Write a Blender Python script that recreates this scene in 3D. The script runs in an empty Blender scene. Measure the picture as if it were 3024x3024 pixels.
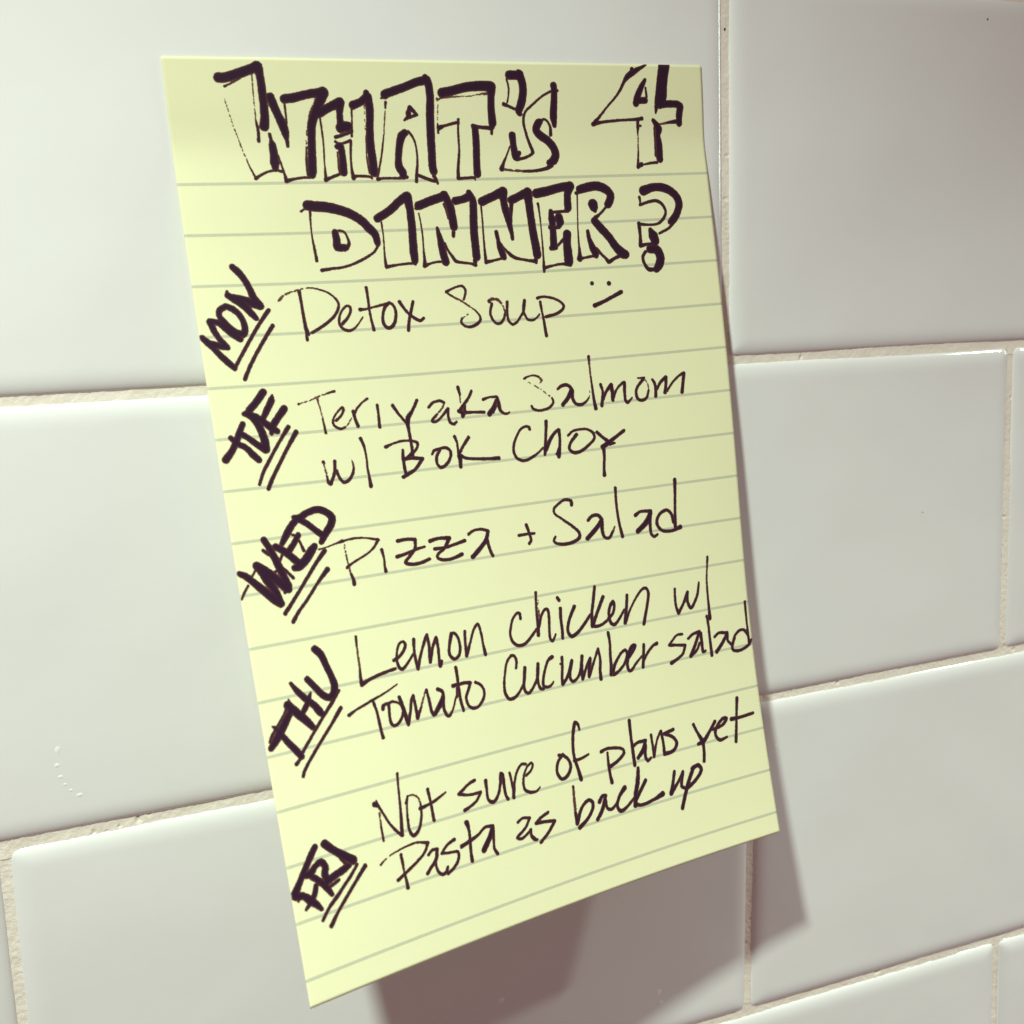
import bpy, math, random
import numpy as np
from mathutils import Matrix, Vector

# ------------------------------------------------------------------ camera, light, exposure
scene = bpy.context.scene
COL = scene.collection
CAM_LOC = (-0.12226386, -0.19283931, 0.00470392)
RIGHT = (0.93627168, -0.34770106, -0.04999306)
FWD = (0.33633095, 0.92838274, -0.15807271)
UP = (0.10137475, 0.13118479, 0.98616110)
cam_data = bpy.data.cameras.new('camera')
cam = bpy.data.objects.new('camera', cam_data)
COL.objects.link(cam)
cam.matrix_world = Matrix(((RIGHT[0], UP[0], -FWD[0], CAM_LOC[0]),
                           (RIGHT[1], UP[1], -FWD[1], CAM_LOC[1]),
                           (RIGHT[2], UP[2], -FWD[2], CAM_LOC[2]),
                           (0, 0, 0, 1)))
cam_data.sensor_fit = 'HORIZONTAL'
cam_data.sensor_width = 3.6
cam_data.lens = 3.6 * 2999.95 / 3024.0
cam_data.clip_start = 0.005
cam_data.clip_end = 50
cam_data.dof.use_dof = True
cam_data.dof.focus_distance = 0.205
cam_data.dof.aperture_fstop = 2.6
scene.camera = cam

def node(nt, kind, **kw):
    n = nt.nodes.new(kind)
    for k, v in kw.items(): setattr(n, k, v)
    return n

def mth(nt, op, a, b=None, c=None, clamp=False):
    n = nt.nodes.new('ShaderNodeMath'); n.operation = op; n.use_clamp = clamp
    for i, v in enumerate((a, b, c)):
        if v is None: continue
        if isinstance(v, (int, float)): n.inputs[i].default_value = v
        else: nt.links.new(v, n.inputs[i])
    return n.outputs[0]

world = bpy.data.worlds.new('World')
scene.world = world
world.use_nodes = True
wn = world.node_tree
wn.nodes.clear()
w_out = wn.nodes.new('ShaderNodeOutputWorld')
w_bg = wn.nodes.new('ShaderNodeBackground')
w_tc = wn.nodes.new('ShaderNodeTexCoord')
w_sep = wn.nodes.new('ShaderNodeSeparateXYZ')
w_map = wn.nodes.new('ShaderNodeMapRange')
w_ramp = wn.nodes.new('ShaderNodeValToRGB')
wn.links.new(w_tc.outputs['Generated'], w_sep.inputs[0])
wn.links.new(w_sep.outputs['X'], w_map.inputs['Value'])
w_map.inputs['From Min'].default_value = -1
w_map.inputs['From Max'].default_value = 1
wn.links.new(w_map.outputs[0], w_ramp.inputs[0])
w_ramp.color_ramp.elements[0].color = (1.00, 0.60, 0.59, 1)
w_ramp.color_ramp.elements[1].color = (0.92, 0.55, 0.58, 1)
# a tall window far off to the right, low to the wall
w_dot = mth(wn, 'SUBTRACT', mth(wn, 'ARCTAN2', w_sep.outputs['Y'], w_sep.outputs['X']), math.radians(-12))
w_a = node(wn, 'ShaderNodeMapRange'); w_a.interpolation_type = 'SMOOTHSTEP'
w_a.inputs['From Min'].default_value = math.radians(7); w_a.inputs['From Max'].default_value = math.radians(5)
wn.links.new(mth(wn, 'ABSOLUTE', w_dot), w_a.inputs['Value'])
w_e = node(wn, 'ShaderNodeMapRange'); w_e.interpolation_type = 'SMOOTHSTEP'
w_e.inputs['From Min'].default_value = 0.15; w_e.inputs['From Max'].default_value = 0.11
wn.links.new(mth(wn, 'ABSOLUTE', mth(wn, 'SUBTRACT', w_sep.outputs['Z'], 0.24)), w_e.inputs['Value'])
w_win = mth(wn, 'MULTIPLY', w_a.outputs[0], w_e.outputs[0])
w_add = node(wn, 'ShaderNodeMix', data_type='RGBA')
w_add.inputs['B'].default_value = (30, 36, 32, 1)
wn.links.new(w_win, w_add.inputs['Factor'])
wn.links.new(w_ramp.outputs[0], w_add.inputs['A'])
wn.links.new(w_add.outputs['Result'], w_bg.inputs['Color'])
w_bg.inputs['Strength'].default_value = 0.222
wn.links.new(w_bg.outputs[0], w_out.inputs['Surface'])

# two small lamps in a row under the cabinet: one above and to the left of the note, the other far to its right
for lx, power, tilt in ((-0.2264, 2.78, 0.2), (0.4480, 3.92, 0.0)):
    ld = bpy.data.lights.new('under_cabinet_lamp', 'AREA')
    ld.shape = 'DISK'
    ld.size = 0.028
    ld.spread = math.radians(130)
    ld.energy = power
    ld.color = (0.84, 1.0, 0.885)
    lamp = bpy.data.objects.new('under_cabinet_lamp', ld)
    lamp.location = (lx, -0.2229, 0.2926)
    lamp.rotation_euler = Vector((tilt, -0.15, -1.0)).to_track_quat('-Z', 'Y').to_euler()
    COL.objects.link(lamp)

scene.view_settings.view_transform = 'Standard'
scene.view_settings.look = 'None'
scene.view_settings.exposure = 0
scene.view_settings.gamma = 1
scene.view_settings.use_curve_mapping = False
scene.render.engine = 'CYCLES'
scene.cycles.max_bounces = 8

# ------------------------------------------------------------------ helpers
rng = np.random.default_rng(7)
random.seed(7)

def tag(o, label=None, cat=None, group=None, kind=None):
    if label: o['label'] = label
    if cat: o['category'] = cat
    if group: o['group'] = group
    if kind: o['kind'] = kind
    return o

def empty(name, loc=(0, 0, 0)):
    o = bpy.data.objects.new(name, None)
    o.location = loc
    o.empty_display_size = 0.01
    COL.objects.link(o)
    return o

def mesh_obj(name, verts, faces, mat, parent=None, smooth=True):
    me = bpy.data.meshes.new(name)
    me.from_pydata([tuple(v) for v in np.asarray(verts, float)], [], [tuple(int(i) for i in f) for f in faces])
    me.materials.append(mat)
    if smooth:
        me.polygons.foreach_set('use_smooth', [True] * len(me.polygons))
    me.update()
    o = bpy.data.objects.new(name, me)
    COL.objects.link(o)
    if parent is not None:
        o.parent = parent
        o.matrix_parent_inverse = Matrix.Translation(-Vector(parent.location))
    return o

def hash2(ix, iy, seed):
    h = (ix.astype(np.int64) * 374761393 + iy.astype(np.int64) * 668265263 + seed * 1442695041) & 0x7fffffff
    h = ((h ^ (h >> 13)) * 1274126177) & 0x7fffffff
    h = (h ^ (h >> 16)) & 0xffff
    return h / 65535.0

def vnoise(x, y, scale, seed=0):
    x = np.asarray(x) / scale + 1000.0
    y = np.asarray(y) / scale + 1000.0
    ix, iy = np.floor(x), np.floor(y)
    fx, fy = x - ix, y - iy
    fx = fx * fx * (3 - 2 * fx); fy = fy * fy * (3 - 2 * fy)
    a = hash2(ix, iy, seed); b = hash2(ix + 1, iy, seed)
    c = hash2(ix, iy + 1, seed); d = hash2(ix + 1, iy + 1, seed)
    return (a * (1 - fx) + b * fx) * (1 - fy) + (c * (1 - fx) + d * fx) * fy

def new_mat(name):
    m = bpy.data.materials.new(name)
    m.use_nodes = True
    nt = m.node_tree
    b = nt.nodes['Principled BSDF']
    return m, nt, b

# ------------------------------------------------------------------ materials
def glaze_material():
    m, nt, b = new_mat('white_glaze')
    tc = node(nt, 'ShaderNodeTexCoord')
    oi = node(nt, 'ShaderNodeObjectInfo')
    n1 = node(nt, 'ShaderNodeTexNoise'); n1.inputs['Scale'].default_value = 14; n1.inputs['Detail'].default_value = 2
    nt.links.new(tc.outputs['Object'], n1.inputs['Vector'])
    n2 = node(nt, 'ShaderNodeTexNoise'); n2.inputs['Scale'].default_value = 60; n2.inputs['Detail'].default_value = 3
    nt.links.new(tc.outputs['Object'], n2.inputs['Vector'])
    mix = node(nt, 'ShaderNodeMix', data_type='RGBA')
    mix.inputs['A'].default_value = (0.80, 0.79, 0.765, 1)
    mix.inputs['B'].default_value = (0.825, 0.82, 0.80, 1)
    nt.links.new(n1.outputs['Fac'], mix.inputs['Factor'])
    nt.links.new(mix.outputs['Result'], b.inputs['Base Color'])
    nt.links.new(mth(nt, 'ADD', 0.05, mth(nt, 'MULTIPLY', n1.outputs['Fac'], 0.10)), b.inputs['Roughness'])
    b.inputs['IOR'].default_value = 1.6
    h = mth(nt, 'ADD', mth(nt, 'MULTIPLY', n1.outputs['Fac'], 1.0), mth(nt, 'MULTIPLY', n2.outputs['Fac'], 0.10))
    bp = node(nt, 'ShaderNodeBump'); bp.inputs['Strength'].default_value = 0.9; bp.inputs['Distance'].default_value = 0.0014
    nt.links.new(h, bp.inputs['Height'])
    nt.links.new(bp.outputs[0], b.inputs['Normal'])
    return m

def grout_material():
    m, nt, b = new_mat('sanded_grout')
    tc = node(nt, 'ShaderNodeTexCoord')
    n1 = node(nt, 'ShaderNodeTexNoise'); n1.inputs['Scale'].default_value = 90; n1.inputs['Detail'].default_value = 5
    nt.links.new(tc.outputs['Object'], n1.inputs['Vector'])
    n2 = node(nt, 'ShaderNodeTexNoise'); n2.inputs['Scale'].default_value = 2600; n2.inputs['Detail'].default_value = 3
    nt.links.new(tc.outputs['Object'], n2.inputs['Vector'])
    r = node(nt, 'ShaderNodeValToRGB')
    r.color_ramp.elements[0].position = 0.3; r.color_ramp.elements[0].color = (0.80, 0.715, 0.61, 1)
    r.color_ramp.elements[1].position = 0.7; r.color_ramp.elements[1].color = (0.87, 0.80, 0.695, 1)
    nt.links.new(n1.outputs['Fac'], r.inputs[0])
    nt.links.new(r.outputs[0], b.inputs['Base Color'])
    b.inputs['Roughness'].default_value = 0.9
    bp = node(nt, 'ShaderNodeBump'); bp.inputs['Strength'].default_value = 0.45; bp.inputs['Distance'].default_value = 0.0002
    nt.links.new(n2.outputs['Fac'], bp.inputs['Height'])
    nt.links.new(bp.outputs[0], b.inputs['Normal'])
    return m

LINE_V0, LINE_STEP = 0.02156, 0.163 / 18

def paper_material():
    m, nt, b = new_mat('yellow_ruled_paper')
    uv = node(nt, 'ShaderNodeUVMap'); uv.uv_map = 'sheet'     # uv in millimetres on the sheet
    sep = node(nt, 'ShaderNodeSeparateXYZ'); nt.links.new(uv.outputs[0], sep.inputs[0])
    v = sep.outputs['Y']
    fib = node(nt, 'ShaderNodeTexNoise'); fib.inputs['Scale'].default_value = 3.0; fib.inputs['Detail'].default_value = 4
    nt.links.new(uv.outputs[0], fib.inputs['Vector'])
    blot = node(nt, 'ShaderNodeTexNoise'); blot.inputs['Scale'].default_value = 0.12; blot.inputs['Detail'].default_value = 3
    nt.links.new(uv.outputs[0], blot.inputs['Vector'])
    # printed rules
    t = mth(nt, 'DIVIDE', mth(nt, 'SUBTRACT', v, LINE_V0 * 1000), LINE_STEP * 1000)
    k = mth(nt, 'ROUND', t)
    d = mth(nt, 'MULTIPLY', mth(nt, 'ABSOLUTE', mth(nt, 'SUBTRACT', t, k)), LINE_STEP * 1000)
    d = mth(nt, 'ADD', d, mth(nt, 'MULTIPLY', mth(nt, 'SUBTRACT', fib.outputs['Fac'], 0.5), 0.16))
    edge = node(nt, 'ShaderNodeMapRange'); edge.interpolation_type = 'SMOOTHSTEP'
    edge.inputs['From Min'].default_value = 0.32; edge.inputs['From Max'].default_value = 0.22
    nt.links.new(d, edge.inputs['Value'])
    ok = mth(nt, 'MULTIPLY', mth(nt, 'GREATER_THAN', k, -0.5), mth(nt, 'LESS_THAN', k, 15.5))
    ink = mth(nt, 'MULTIPLY', edge.outputs[0], ok)
    ink = mth(nt, 'MULTIPLY', ink, mth(nt, 'ADD', 0.46, mth(nt, 'MULTIPLY', fib.outputs['Fac'], 0.70)), clamp=True)
    base = node(nt, 'ShaderNodeMix', data_type='RGBA')
    base.inputs['A'].default_value = (0.80, 0.785, 0.48, 1)
    base.inputs['B'].default_value = (0.86, 0.845, 0.55, 1)
    nt.links.new(mth(nt, 'ADD', mth(nt, 'MULTIPLY', fib.outputs['Fac'], 0.6), mth(nt, 'MULTIPLY', blot.outputs['Fac'], 0.4)), base.inputs['Factor'])
    col = node(nt, 'ShaderNodeMix', data_type='RGBA')
    col.inputs['B'].default_value = (0.50, 0.51, 0.37, 1)
    nt.links.new(base.outputs['Result'], col.inputs['A'])
    nt.links.new(ink, col.inputs['Factor'])
    nt.links.new(col.outputs['Result'], b.inputs['Base Color'])
    b.inputs['Roughness'].default_value = 0.85
    b.inputs['Specular IOR Level'].default_value = 0.25
    bp = node(nt, 'ShaderNodeBump'); bp.inputs['Strength'].default_value = 0.35; bp.inputs['Distance'].default_value = 0.00006
    nt.links.new(fib.outputs['Fac'], bp.inputs['Height'])
    nt.links.new(bp.outputs[0], b.inputs['Normal'])
    tr = node(nt, 'ShaderNodeBsdfTranslucent')
    nt.links.new(col.outputs['Result'], tr.inputs['Color'])
    mx = node(nt, 'ShaderNodeMixShader'); mx.inputs[0].default_value = 0.06
    out = nt.nodes['Material Output']
    nt.links.new(b.outputs[0], mx.inputs[1]); nt.links.new(tr.outputs[0], mx.inputs[2])
    nt.links.new(mx.outputs[0], out.inputs['Surface'])
    return m

def ink_material():
    m, nt, b = new_mat('marker_ink')
    at = node(nt, 'ShaderNodeAttribute'); at.attribute_name = 'depth'
    r = node(nt, 'ShaderNodeValToRGB')
    r.color_ramp.elements[0].position = 0.0; r.color_ramp.elements[0].color = (0.16, 0.08, 0.05, 1)
    r.color_ramp.elements[1].position = 1.0; r.color_ramp.elements[1].color = (0.028, 0.008, 0.023, 1)
    e = r.color_ramp.elements.new(0.22); e.color = (0.085, 0.028, 0.030, 1)
    e = r.color_ramp.elements.new(0.5); e.color = (0.050, 0.015, 0.026, 1)
    nt.links.new(at.outputs['Fac'], r.inputs[0])
    nt.links.new(r.outputs[0], b.inputs['Base Color'])
    b.inputs['Roughness'].default_value = 0.65
    b.inputs['Specular IOR Level'].default_value = 0.15
    return m

def plain(name, col, rough=0.5):
    m, nt, b = new_mat(name)
    tc = node(nt, 'ShaderNodeTexCoord')
    n = node(nt, 'ShaderNodeTexNoise'); n.inputs['Scale'].default_value = 25; n.inputs['Detail'].default_value = 4
    nt.links.new(tc.outputs['Object'], n.inputs['Vector'])
    mix = node(nt, 'ShaderNodeMix', data_type='RGBA')
    mix.inputs['A'].default_value = tuple(c * 0.9 for c in col) + (1,)
    mix.inputs['B'].default_value = tuple(min(1, c * 1.1) for c in col) + (1,)
    nt.links.new(n.outputs['Fac'], mix.inputs['Factor'])
    nt.links.new(mix.outputs['Result'], b.inputs['Base Color'])
    b.inputs['Roughness'].default_value = rough
    return m

M_GLAZE = glaze_material()
M_GROUT = grout_material()
M_PAPER = paper_material()
M_INK = ink_material()
M_DROP = plain('dried_water', (0.9, 0.9, 0.88), 0.15)
M_DUST = plain('grey_dust', (0.35, 0.33, 0.30), 0.8)
M_SPECK = plain('dark_dirt', (0.05, 0.03, 0.03), 0.8)

# ------------------------------------------------------------------ the tiled wall (face of the tiles at y = 0)
HALF = 0.00080          # half the visible grout width
# grout joints: horizontal lines z = a*x + b, vertical lines x = a*z + b, as they run in the wall
HJ = {-2: (0.0, 0.1583), -1: (0.0, 0.0793), 0: (-0.00155, -0.0001), 1: (0.00325, -0.07854), 2: (-0.0160, -0.15722), 3: (-0.004, -0.2365)}
W = 0.1559
def vj(row):
    if row == -1: return [(0.0, 0.0770 + (i - 1) * W) for i in range(-1, 4)]
    if row == 0: return [(0.0156, -0.00076 + (i - 2) * W) for i in range(0, 5)]
    if row == 1: return [(0.00144, 0.07976 + (i - 2) * W) for i in range(0, 5)]
    if row == 2: return [(0.0, -0.1507 - 0.0017 - W), (0.02215, -0.15090), (0.03438, 0.00752), (0.01, 0.1602), (0.0, 0.316)]
    return [(-0.012, 0.07830 + (i - 2) * W) for i in range(0, 5)]

def cross(h, v):
    # z = ha*x + hb ; x = va*z + vb
    z = (h[0] * v[1] + h[1]) / (1 - h[0] * v[0])
    return (v[0] * z + v[1], z)

wall = empty('tiled_wall', (0, 0, -0.27))
tag(wall, 'white glossy tile wall in running bond with beige grout behind the note', 'wall')

EDGE = [0, 0.00012, 0.0003, 0.0006, 0.001, 0.0015, 0.0021, 0.0028, 0.0036, 0.0046]
def axis(length, step=0.012):
    mid = list(np.linspace(EDGE[-1], length - EDGE[-1], max(3, int(length / step)))[1:-1])
    return np.array(EDGE + mid + [length - e for e in EDGE[::-1]])

def tile(c00, c10, c11, c01, seed):
    # corners in (x, z): lower left, lower right, upper right, upper left
    c00, c10, c11, c01 = [np.array(c, float) for c in (c00, c10, c11, c01)]
    Lx = np.linalg.norm(c10 - c00); Lz = np.linalg.norm(c01 - c00)
    s = axis(Lx); t = axis(Lz)
    S, T = np.meshgrid(s, t, indexing='ij')
    a, b = S / Lx, T / Lz
    XZ = ((1 - a) * (1 - b))[..., None] * c00 + (a * (1 - b))[..., None] * c10 + (a * b)[..., None] * c11 + ((1 - a) * b)[..., None] * c01
    ex = np.minimum(S, Lx - S); ez = np.minimum(T, Lz - T)
    A, D = 0.0044, 0.0013
    qx = np.clip(1 - ex / A, 0, 1); qz = np.clip(1 - ez / A, 0, 1)
    q = np.clip((qx ** 7 + qz ** 7) ** (1 / 7.0), 0, 1)
    drop = D * (1 - np.sqrt(np.clip(1 - q ** 2.3, 0, 1)))
    tx, tz = (rng.random(2) - 0.5) * 0.0022
    Y = drop + (XZ[..., 0] - XZ[..., 0].mean()) * tx + (XZ[..., 1] - XZ[..., 1].mean()) * tz
    ni, nj = S.shape
    V = np.stack([XZ[..., 0], Y, XZ[..., 1]], -1).reshape(-1, 3)
    idx = np.arange(ni * nj).reshape(ni, nj)
    F = np.stack([idx[:-1, :-1], idx[1:, :-1], idx[1:, 1:], idx[:-1, 1:]], -1).reshape(-1, 4).tolist()
    ring = list(idx[:, 0]) + list(idx[-1, 1:]) + list(idx[-2::-1, -1]) + list(idx[0, -2:0:-1])
    base = len(V)
    low = V[ring].copy(); low[:, 1] = 0.006
    V = np.concatenate([V, low])
    n = len(ring)
    for k in range(n):
        F.append([ring[k], base + k, base + (k + 1) % n, ring[(k + 1) % n]])
    F.append([base + k for k in range(n)][::-1])
    return mesh_obj('tile', V, F, M_GLAZE, wall)

tiles = {}
for row in range(-1, 4):
    top, bot = HJ[row - 1], HJ[row]
    vs = vj(row)
    top_, bot_ = (top[0], top[1] - HALF), (bot[0], bot[1] + HALF)
    for i in range(len(vs) - 1):
        l, r = (vs[i][0], vs[i][1] + HALF), (vs[i + 1][0], vs[i + 1][1] - HALF)
        tiles[(row, i)] = tile(cross(bot_, l), cross(bot_, r), cross(top_, r), cross(top_, l), row * 10 + i)

def strip(p0, p1, half, du=0.00028, nw=15):
    p0, p1 = np.array(p0), np.array(p1)
    L = np.linalg.norm(p1 - p0); t = (p1 - p0) / L; nrm = np.array([-t[1], t[0]])
    n = int(L / du)
    a = np.linspace(0, L, n); b = np.linspace(-half, half, nw)
    A, B = np.meshgrid(a, b, indexing='ij')
    X = p0[0] + t[0] * A + nrm[0] * B; Z = p0[1] + t[1] * A + nrm[1] * B
    rough = (vnoise(X, Z, 0.0005, 1) - 0.5) * 0.00012 + (vnoise(X, Z, 0.0025, 2) - 0.5) * 0.00009 + (vnoise(X, Z, 0.02, 3) - 0.5) * 0.0003
    pit = np.clip(vnoise(X, Z, 0.0011, 4) - 0.88, 0, 1) * 0.004 * (vnoise(X, Z, 0.012, 5) > 0.5)
    Y = 0.00086 + 0.00010 * (1 - (B / half) ** 2) + rough + pit
    V = np.stack([X, Y, Z], -1).reshape(-1, 3)
    idx = np.arange(n * nw).reshape(n, nw)
    F = np.stack([idx[:-1, :-1], idx[1:, :-1], idx[1:, 1:], idx[:-1, 1:]], -1).reshape(-1, 4)
    if t[0] < 0.5:
        F = F
    return V, F

GV, GF, off = [], [], 0
STRIP = HALF + 0.0016
for row in range(-1, 3):
    h = HJ[row]
    fine = 0.00028
    V, F = strip((-0.32, h[0] * -0.32 + h[1]), (0.40, h[0] * 0.40 + h[1]), STRIP, fine)
    GV.append(V); GF.append(F + off); off += len(V)
for row in range(-1, 4):
    for v in vj(row):
        a = cross((HJ[row - 1][0], HJ[row - 1][1] - STRIP), v); b = cross((HJ[row][0], HJ[row][1] + STRIP), v)
        V, F = strip(b, a, STRIP)
        GV.append(V); GF.append(F[:, ::1] + off); off += len(V)
grout = mesh_obj('grout', np.concatenate(GV), np.concatenate(GF), M_GROUT, wall)

# ------------------------------------------------------------------ the sticky note
GRID = np.array([-112179,-380,57153,-98987,-397,57591,-85768,-402,57993,-72537,-400,58377,-59305,-399,58760,-46071,-398,59151,-32831,-399,59551,-19583,-402,59949,-6324,-411,60333,-111988,-400,48191,-98742,-400,48597,-85510,-400,48993,-72278,-400,49378,-59045,-400,49762,-45808,-400,50154,-32570,-400,50555,-19329,-400,50954,-6085,-400,51341,-111827,-383,42205,-98584,-391,42606,-85344,-396,42997,-72108,-398,43380,-58873,-398,43763,-45637,-398,44155,-32401,-397,44556,-19163,-393,44958,-5921,-384,45347,-111651,-1508,35757,-98406,-1144,36103,-85164,-879,36460,-71926,-716,36829,-58688,-653,37208,-45451,-685,37600,-32216,-802,38009,-18983,-987,38429,-5753,-1223,38849,-111385,-3278,26913,-98151,-2440,27168,-84915,-1822,27469,-71676,-1425,27807,-58435,-1247,28175,-45194,-1275,28567,-31957,-1491,28985,-18726,-1872,29425,-5503,-2402,29886,-111089,-5243,18111,-97884,-3982,18275,-84662,-3035,18512,-71427,-2403,18812,-58183,-2080,19164,-44937,-2054,19553,-31695,-2305,19974,-18463,-2812,20427,-5244,-3566,20919,-110763,-7366,9342,-97601,-5748,9422,-84402,-4505,9596,-71175,-3639,9853,-57931,-3146,10179,-44679,-3015,10558,-31431,-3232,10975,-18197,-3783,11430,-4983,-4661,11933,-110421,-9606,590,-97303,-7710,606,-84130,-6212,722,-70916,-5118,933,-57676,-4430,1227,-44423,-4146,1584,-31170,-4257,1986,-17930,-4758,2431,-4715,-5645,2929,-110076,-11939,-8143,-96991,-9837,-8176,-83844,-8126,-8107,-70648,-6815,-7942,-57417,-5916,-7689,-44167,-5433,-7366,-30912,-5370,-6992,-17667,-5726,-6569,-4443,-6498,-6093,-109725,-14354,-16857,-96664,-12103,-16926,-83542,-10214,-16896,-70368,-8699,-16772,-57153,-7577,-16565,-43912,-6862,-16289,-30660,-6564,-15957,-17409,-6688,-15571,-4174,-7233,-15133,-109361,-16853,-25550,-96320,-14485,-25646,-83223,-12441,-25650,-70073,-10733,-25568,-56881,-9383,-25412,-43657,-8415,-25189,-30413,-7842,-24910,-17164,-7670,-24574,-3920,-7899,-24187,-108977,-19435,-34220,-95960,-16965,-34340,-82888,-14775,-34379,-69766,-12880,-34339,-56600,-11306,-34236,-43398,-10078,-34072,-30172,-9212,-33851,-16933,-8711,-33578,-3692,-8575,-33255,-108585,-22097,-42866,-95586,-19521,-43014,-82539,-17186,-43089,-69446,-15108,-43093,-56310,-13318,-43044,-43136,-11839,-42937,-29933,-10686,-42778,-16713,-9862,-42574,-3488,-9355,-42321,-108178,-24833,-51489,-95200,-22133,-51671,-82179,-19647,-51788,-69117,-17391,-51839,-56012,-15398,-51841,-42868,-13690,-51792,-29693,-12279,-51695,-16497,-11163,-51559,-3290,-10328,-51374,-107750,-27627,-60097,-94802,-24776,-60320,-81812,-22131,-60483,-68781,-19707,-60583,-55709,-17531,-60636,-42596,-15624,-60640,-29448,-13993,-60600,-16275,-12637,-60523,-3086,-11545,-60403,-107299,-30449,-68696,-94394,-27420,-68964,-81441,-24613,-69177,-68445,-22033,-69330,-55404,-19698,-69428,-42321,-17622,-69476,-29198,-15817,-69485,-16045,-14280,-69459,-2873,-13005,-69395,-106839,-33258,-77290,-93984,-30040,-77613,-81073,-27072,-77881,-68112,-24351,-78082,-55101,-21882,-78221,-42044,-19672,-78303,-28943,-17734,-78349,-15807,-16072,-78366,-2647,-14681,-78352,-106381,-36016,-85890,-93579,-32614,-86277,-80712,-29493,-86597,-67785,-26644,-86840,-54802,-24064,-87011,-41768,-21754,-87121,-28687,-19726,-87193,-15565,-17983,-87243,-2414,-16523,-87272,-105928,-38700,-94509,-93184,-35128,-94961,-80361,-31866,-95328,-67465,-28905,-95606,-54506,-26236,-95800,-41493,-23859,-95930,-28431,-21777,-96019,-15325,-19987,-96089,-2179,-18483,-96147,-105715,-39937,-98622,-93004,-36293,-99101,-80199,-32971,-99487,-67315,-29964,-99779,-54365,-27265,-99981,-41361,-24869,-100115,-28309,-22775,-100206,-15213,-20979,-100280,-2072,-19460,-100343], float).reshape(20, 9, 3) * 1e-6
ROWS = np.array([0, 9000, 15000, 21560, 30616, 39671, 48727, 57782, 66838, 75893, 84949, 94004, 103060, 112116, 121171, 130227, 139282, 148338, 157393, 161700], float) * 1e-6
SW, SH = 0.1060, ROWS[-1]
COLS = np.linspace(0, SW, 9)

def spline(x, y):
    n = len(x); h = np.diff(x); A = np.zeros((n, n)); B = np.zeros((n,) + y.shape[1:])
    A[0, 0] = A[-1, -1] = 1
    for i in range(1, n - 1):
        A[i, i - 1] = h[i - 1]; A[i, i] = 2 * (h[i - 1] + h[i]); A[i, i + 1] = h[i]
        B[i] = 6 * ((y[i + 1] - y[i]) / h[i] - (y[i] - y[i - 1]) / h[i - 1])
    Mm = np.linalg.solve(A, B.reshape(n, -1)).reshape(y.shape)
    def f(t):
        t = np.asarray(t, float); i = np.clip(np.searchsorted(x, t) - 1, 0, n - 2)
        e = (1,) * (y.ndim - 1); hh = h[i].reshape(t.shape + e)
        a = (x[i + 1] - t).reshape(t.shape + e); b = (t - x[i]).reshape(t.shape + e)
        return (Mm[i] * a ** 3 + Mm[i + 1] * b ** 3) / (6 * hh) + (y[i] / hh - Mm[i] * hh / 6) * a + (y[i + 1] / hh - Mm[i + 1] * hh / 6) * b
    return f

NU, NV = 213, 325
UD, VD = np.linspace(0, SW, NU), np.linspace(0, SH, NV)
DENSE = spline(COLS, np.swapaxes(spline(ROWS, GRID)(VD), 0, 1))(UD)       # (NU, NV, 3)
DENSE[..., 1] = np.minimum(DENSE[..., 1], -0.00032)
DN = np.cross(np.gradient(DENSE, axis=0), np.gradient(DENSE, axis=1))
DN /= np.linalg.norm(DN, axis=-1, keepdims=True)
if DN[NU // 2, NV // 2, 1] > 0: DN = -DN                                   # towards the room

def on_sheet(u, v, lift):
    a = np.clip(u / SW * (NU - 1), 0, NU - 1.0001); b = np.clip(v / SH * (NV - 1), 0, NV - 1.0001)
    i, j = a.astype(int), b.astype(int); fa, fb = (a - i)[:, None], (b - j)[:, None]
    def bil(T): return (T[i, j] * (1 - fa) + T[i + 1, j] * fa) * (1 - fb) + (T[i, j + 1] * (1 - fa) + T[i + 1, j + 1] * fa) * fb
    return bil(DENSE) + bil(DN) * lift

note = empty('sticky_note', tuple(DENSE[NU // 2, 0]))
tag(note, 'yellow ruled sticky note with a handwritten dinner menu, curling off the white tiles', 'sticky note')

idx = np.arange(NU * NV).reshape(NU, NV)
front = DENSE.reshape(-1, 3)
back = (DENSE - DN * 0.00010).reshape(-1, 3)
Ff = np.stack([idx[:-1, :-1], idx[:-1, 1:], idx[1:, 1:], idx[1:, :-1]], -1).reshape(-1, 4)
Fb = Ff[:, ::-1] + NU * NV
ring = list(idx[:, 0]) + list(idx[-1, 1:]) + list(idx[-2::-1, -1]) + list(idx[0, -2:0:-1])
rim = [[ring[k], ring[(k + 1) % len(ring)], ring[(k + 1) % len(ring)] + NU * NV, ring[k] + NU * NV] for k in range(len(ring))]
sheet = mesh_obj('paper_sheet', np.concatenate([front, back]), Ff.tolist() + Fb.tolist() + rim, M_PAPER, note)
uvl = sheet.data.uv_layers.new(name='sheet')
UU, VV = np.meshgrid(UD, VD, indexing='ij')
uvv = np.stack([UU.ravel(), VV.ravel()], -1) * 1000
uvv = np.concatenate([uvv, uvv + [0, 400]])                                # the back is unprinted
li = np.empty(len(sheet.data.loops), int); sheet.data.loops.foreach_get('vertex_index', li)
uvl.data.foreach_set('uv', uvv[li].ravel())

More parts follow.
